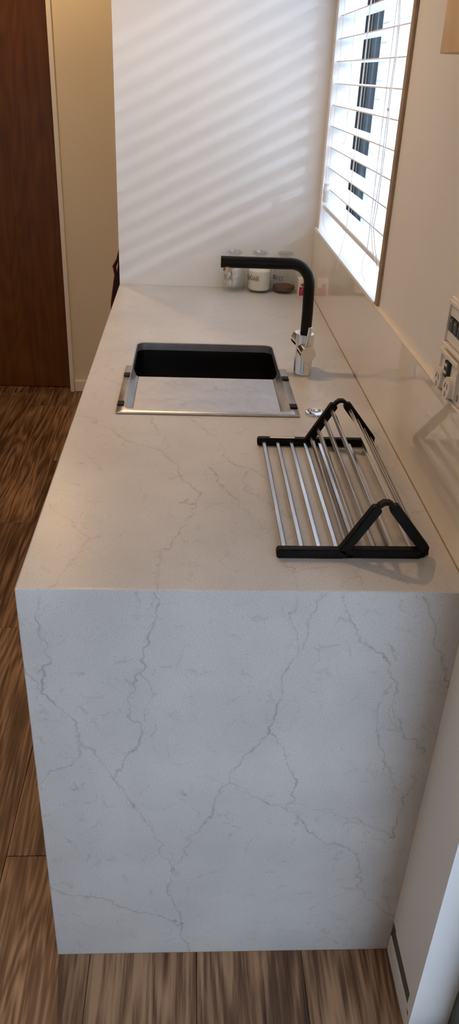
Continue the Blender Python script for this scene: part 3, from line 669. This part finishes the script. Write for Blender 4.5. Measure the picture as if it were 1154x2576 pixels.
# ------------------------------------------------------------------ window, reveal, blind
Y0, Y1, Z0, Z1 = WIN; XF = 0.772
w1 = struct('window_1', box(XF, 0.818, Y0, Y0+0.020, Z0, Z1, bev=0.001), 'black_timber', 'window with dark joinery and white reveal in the right wall')
JB = 1.800   # inner face of the far jamb joinery
obj('window_jamb', box(XF-0.006, 0.790, JB, Y1, Z0, Z1, bev=0.001), 'black_timber', w1)
obj('window_jamb', box(0.7902, 0.818, JB+0.004, Y1, Z0, Z1, bev=0.001), 'dark_timber', w1)
for xx in (0.7745, 0.7825): obj('jamb_groove', box(xx, xx+0.0016, JB-0.001, JB+0.001, Z0+0.002, Z1-0.03), 'screw', w1)
obj('window_frame', box(XF, 0.81, Y0+0.020, JB, Z0, Z0+0.007, bev=0.001), 'dark_timber', w1)
obj('window_frame', box(XF, 0.81, Y0+0.020, JB, Z1-0.03, Z1, bev=0.001), 'dark_timber', w1)
obj('pane', box(0.800, 0.803, Y0+0.020, JB, Z0+0.007, Z1-0.03), 'pane', w1)
obj('window_sill', box(W-0.002, XF, Y0, Y1, Z0-0.010, Z0, bev=0.0015), 'white_gloss', w1)
obj('reveal_board', box(WW-0.004, XF, Y0-0.0001, Y0+0.012, Z0, Z1), 'white_gloss', w1)
obj('reveal_board', box(WW-0.002, XF-0.0065, Y1-0.040, Y1+0.0001, Z0, Z1), 'white_gloss', w1)
obj('reveal_board', box(WW-0.002, XF, Y0+0.012, Y1-0.040, Z1-0.01, Z1), 'white_gloss', w1)
obj('raw_edge', box(WW-0.007, WW+0.004, Y0-0.022, Y0-0.0002, Z0-0.012, Z1+0.02, bev=0.001), 'raw_timber', w1)
obj('raw_edge', box(WW-0.0035, WW+0.002, Y0-0.003, Y0+0.0115, Z0-0.012, Z1+0.02), 'raw_timber', w1)
bl = thing('venetian_blind', 'white venetian blind with horizontal slats hanging in the window', 'blind', (0.72, (Y0+Y1)/2, 1.19))
SXa, SXb, SYa, SYb = WW+0.005, WW+0.067, Y0+0.020, Y1-0.045
sm = None; RAILZ = 1.190; PT = 0.0590
for k in range(1, 15):
    z = RAILZ+0.004+PT*k
    if z > Z1-0.05: break
    if sm is None:
        bm = bmesh.new(); n = 6; up_, dn = [], []
        for i in range(n+1):
            u = i/n; xx = SXa+(SXb-SXa)*u; zz = 0.0022*(1-(2*u-1)**2)
            up_.append((xx, zz+0.0013)); dn.append((xx, zz-0.0013))
        prism(bm, up_+dn[::-1], 1, SYa, SYb); o = obj('slat', bm, 'slat'); sm = o.data
    else:
        o = bpy.data.objects.new('slat', sm); C.objects.link(o)
    o.location = (0, 0, z); o.parent = bl; o.matrix_parent_inverse = Matrix.Translation(-Vector(bl.location))
sub('bottom_rail', box(SXa, SXb, SYa, SYb, RAILZ-0.008, RAILZ+0.006, bev=0.003), 'slat', bl)
sub('head_rail', box(SXa, SXb+0.005, SYa, SYb, Z1-0.052, Z1-0.011, bev=0.002), 'slat', bl)
def cord(name, pts, r=0.0010): return sub(name, tube(bmesh.new(), pts, r, 6), 'cord', bl, True)
for yl in (1.045, 1.345, 1.735):
    for xx in (SXa-0.0012, SXb+0.0012): cord('ladder_cord', [(xx, yl, RAILZ-0.004), (xx, yl+0.001, 1.5), (xx, yl, Z1-0.03)])
zr = RAILZ
cord('cord_tail', [(SXa, 1.735, zr), (SXa-0.006, 1.745, zr-0.015), (SXa-0.006, 1.72, zr-0.045), (SXa-0.004, 1.67, zr-0.060)], 0.0007)
cord('cord_tail', [(SXa, 1.345, zr), (SXa-0.008, 1.34, zr-0.03), (SXa-0.016, 1.335, Z0+0.004), (SXa-0.022, 1.32, Z0-0.03)], 0.0007)
cord('cord_tail', [(SXa, 1.045, zr), (SXa-0.008, 1.05, zr-0.016), (SXa-0.012, 1.03, zr-0.045), (SXa-0.010, 0.99, zr-0.060)], 0.0007)
pc = [(1008, -60), (1003, 60), (995, 140), (982, 230), (977, 275)]
for s in (-1, 1):
    P = [tuple(at(u+s*1.5, w, 0, SXa-0.004)) for u, w in pc]+[tuple(at(u+s*2.5*k2, w, 0, SXa-0.004)) for u, w, k2 in ((970, 340, 1), (958, 440, .6), (946, 520, 1.2), (936, 575, 1), (940, 630, 1.2), (950, 672, 1))]
    cord('pull_cord', P, 0.0010)
q = at(977, 275, 0, SXa-0.005); bm = bmesh.new(); bmesh.ops.create_icosphere(bm, subdivisions=2, radius=0.0042, matrix=Matrix.Translation(q)); sub('cord_knot', bm, 'cord', bl, True)
cord('tilt_cord', [tuple(at(u, w, 0, SXa-0.004)) for u, w in ((898, -40), (890, 80), (880, 220), (870, 330), (867, 358), (861, 363))], 0.0007)
cord('tassel_cord', [tuple(at(u, w, 0, SXa-0.004)) for u, w in ((846, 60), (838, 200), (828, 360), (821, 440), (819, 468))], 0.0008)
q = at(818, 508, 0, SXa-0.006)
sub('tassel', lathe(bmesh.new(), [(0.0, 0.0), (0.0105, 0.001), (0.0125, 0.012), (0.0100, 0.020), (0.0125, 0.030), (0.0105, 0.044), (0.0085, 0.050), (0.013, 0.056), (0.0, 0.057)], 20, q[0], q[1]-0.012, q[2]), 'slat', bl, True)

# ------------------------------------------------------------------ outside the window and glass door
struct('ground_outside', box(-6, 9, -12, 16, -0.4, -0.15), 'ground', 'grey concrete ground outside the house')
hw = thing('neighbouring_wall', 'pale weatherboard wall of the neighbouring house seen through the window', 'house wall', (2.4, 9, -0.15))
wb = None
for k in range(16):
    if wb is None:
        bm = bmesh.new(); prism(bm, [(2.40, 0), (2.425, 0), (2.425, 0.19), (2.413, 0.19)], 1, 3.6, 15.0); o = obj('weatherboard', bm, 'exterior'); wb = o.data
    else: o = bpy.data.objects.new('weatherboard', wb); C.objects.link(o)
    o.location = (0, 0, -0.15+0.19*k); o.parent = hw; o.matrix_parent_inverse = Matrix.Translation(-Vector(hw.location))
fe = thing('sun_block_fence', 'white fence added outside the glass door to block the sun', 'fence', (2.25, -2.0, -0.15))  # unseen fence added to keep sun off the end panel, pale for bounce
fm = None
for k in range(62):
    if fm is None: o = obj('sun_block_board', box(2.24, 2.262, 0, 0.148, -0.15, 2.0), 'fence'); fm = o.data
    else: o = bpy.data.objects.new('sun_block_board', fm); C.objects.link(o)
    o.location = (0, -6.3+0.15*k, 0); o.parent = fe; o.matrix_parent_inverse = Matrix.Translation(-Vector(fe.location))
for zz in (0.2, 1.6): sub('sun_block_rail', box(2.262, 2.31, -6.3, 3.0, zz, zz+0.09), 'fence', fe)
struct('sky_block_roof', box(T1, 1.85, -2.9, -0.12, 2.20, 2.28), 'trim', 'white roof slab added over the glass door to cut high sky light')  # unseen roof added to darken the upper part of the end panel

# ------------------------------------------------------------------ wall plates without covers
def wall_box(bm, y0, y1, z0, z1, d, bev=0.0): return bx(bm, WW-d, WW, y0, y1, z0, z1, bev=bev, seg=1)
so_ = thing('power_socket', 'white double power socket without cover plate just above the splashback', 'power socket', (WW, 0.26, 1.11))
ya, yb, za, zb = 0.205, 0.332, 1.112, 1.176
bm = bmesh.new(); wall_box(bm, ya, yb, za, zb, 0.006, 0.002); sub('mounting_plate', bm, 'plastic', so_)
bm = bmesh.new(); wall_box(bm, ya+0.018, yb-0.016, zb-0.006, zb+0.002, 0.013, 0.001); wall_box(bm, yb-0.016, yb-0.013, za+0.03, zb-0.004, 0.010); wall_box(bm, ya+0.014, ya+0.018, za+0.01, zb-0.004, 0.012); sub('plate_rim', bm, 'plastic', so_)
for yc in (0.298, 0.248):
    bm = bmesh.new(); prism(bm, rrect(yc-0.017, yc+0.017, za+0.001, za+0.036, 0.014, 6), 0, WW-0.016, WW-0.004, bev=0.0015)
    of = sub('outlet_face', bm, 'plastic', so_, True)
    for dy, dz, an in ((0.006, 0.022, 25), (-0.006, 0.022, -25), (0, 0.009, 0)):
        mtx = Matrix.Translation((WW-0.0162, yc+dy, za+dz)) @ Matrix.Rotation(math.radians(an), 4, 'X')
        sub('pin_slot', box(-0.0006, 0.0006, -0.0011, 0.0011, -0.0045, 0.0045, mtx=mtx), 'screw', so_, False, of)
sm_ = sub('switch_module', box(WW-0.012, WW-0.005, 0.266, 0.286, za+0.028, zb-0.010, bev=0.001), 'dark_plastic', so_)
for dz in (0.0, 0.012): sub('switch_contact', box(WW-0.0132, WW-0.0118, 0.271, 0.281, za+0.034+dz, za+0.038+dz), 'plastic', so_, False, sm_)
for (yc, zc2) in ((0.304, zb-0.020), (0.250, zb-0.021)):
    sub('terminal_post', lathe(bmesh.new(), [(0.0, 0.013), (0.004, 0.013), (0.006, 0.010), (0.0075, 0.0), ], 14), 'plastic', so_, True).matrix_world = Matrix.Translation((WW-0.005, yc, zc2)) @ Matrix.Rotation(math.radians(-90), 4, 'Y')
for yc, zc2 in ((0.325, zb-0.018), (0.214, zb-0.02), (0.214, za+0.014)):
    sub('screw_hole', prism(bmesh.new(), rrect(yc-0.003, yc+0.003, zc2-0.006, zc2+0.006, 0.0029, 4), 0, WW-0.0066, WW-0.0055), 'screw', so_)
ls_ = thing('light_switch', 'white four gang light switch plate without cover above the power socket', 'light switch', (WW, 0.25, 1.185))
ya, yb, za, zb = 0.196, 0.326, 1.186, 1.262
bm = bmesh.new(); wall_box(bm, ya, yb, za, zb, 0.006, 0.002); sub('mounting_plate', bm, 'plastic', ls_)
bm = bmesh.new(); wall_box(bm, ya+0.012, yb-0.014, zb-0.009, zb-0.002, 0.014, 0.001); wall_box(bm, ya+0.012, yb-0.014, za-0.001, za+0.005, 0.014, 0.001)
wall_box(bm, yb-0.018, yb-0.014, za+0.005, zb-0.009, 0.012); wall_box(bm, ya+0.012, ya+0.016, za+0.005, zb-0.009, 0.012); sub('plate_rim', bm, 'plastic', ls_)
bm = bmesh.new(); wall_box(bm, ya+0.016, yb-0.018, za+0.007, za+0.024, 0.009, 0.001); wall_box(bm, ya+0.016, yb-0.018, zb-0.028, zb-0.011, 0.009, 0.001); sub('grid_bar', bm, 'plastic', ls_)
for k in range(4):
    yc = yb-0.032-k*0.022
    sm_ = sub('switch_module', box(WW-0.0105, WW-0.005, yc-0.0095, yc+0.0095, za+0.025, zb-0.029, bev=0.0008), 'dark_plastic', ls_)
    sub('switch_contact', box(WW-0.0115, WW-0.0103, yc-0.004, yc+0.003, za+0.040, za+0.044), 'screw', ls_, False, sm_)
for zc2 in (zb-0.021, za+0.018): sub('screw_hole', prism(bmesh.new(), rrect(yb-0.009, yb-0.003, zc2-0.006, zc2+0.006, 0.0029, 4), 0, WW-0.0066, WW-0.0055), 'screw', ls_)

# tan wooden panel at the top right, standing off the wall
p = at(1105, 135, 0, WW-0.040)
wp = tag(obj('wall_panel', box(WW-0.040, WW-0.0005, 0.02, p[1], p[2], p[2]+0.50, bev=0.0015), 'ply'), 'tan plywood panel box fixed to the right wall at the top right corner', 'wall panel')

# dark bag hanging behind the partition
bag = thing('hanging_bag', 'dark red and black bag hanging behind the white partition end', 'bag', (0.02, 2.02, 0.55))
def blob(pts, y0, y1):
    bm = bmesh.new(); prism(bm, pts, 1, y0, y1, bev=0.008); return bm
sub('bag_body', blob([(0.10, 0.56), (-0.030, 0.56), (-0.044, 0.66), (-0.036, 0.80), (-0.022, 0.90), (-0.010, 0.98), (0.03, 1.0), (0.10, 0.98)], L+0.114, L+0.17), 'bag_black', bag, True)
bm = tube(bmesh.new(), [(-0.034, L+0.14, 0.56), (-0.049, L+0.14, 0.66), (-0.041, L+0.14, 0.80), (-0.026, L+0.14, 0.90), (-0.031, L+0.14, 0.93), (-0.018, L+0.14, 0.955), (-0.006, L+0.14, 1.0)], [0.006, 0.008, 0.007, 0.006, 0.007, 0.005, 0.004], 8)
sub('red_piping', bm, 'bag_red', bag, True)
sub('strap', tube(bmesh.new(), [(0.03, L+0.14, 0.99), (0.035, L+0.135, 1.2), (0.04, L+0.118, 1.35)], 0.006, 8), 'bag_black', bag, True)
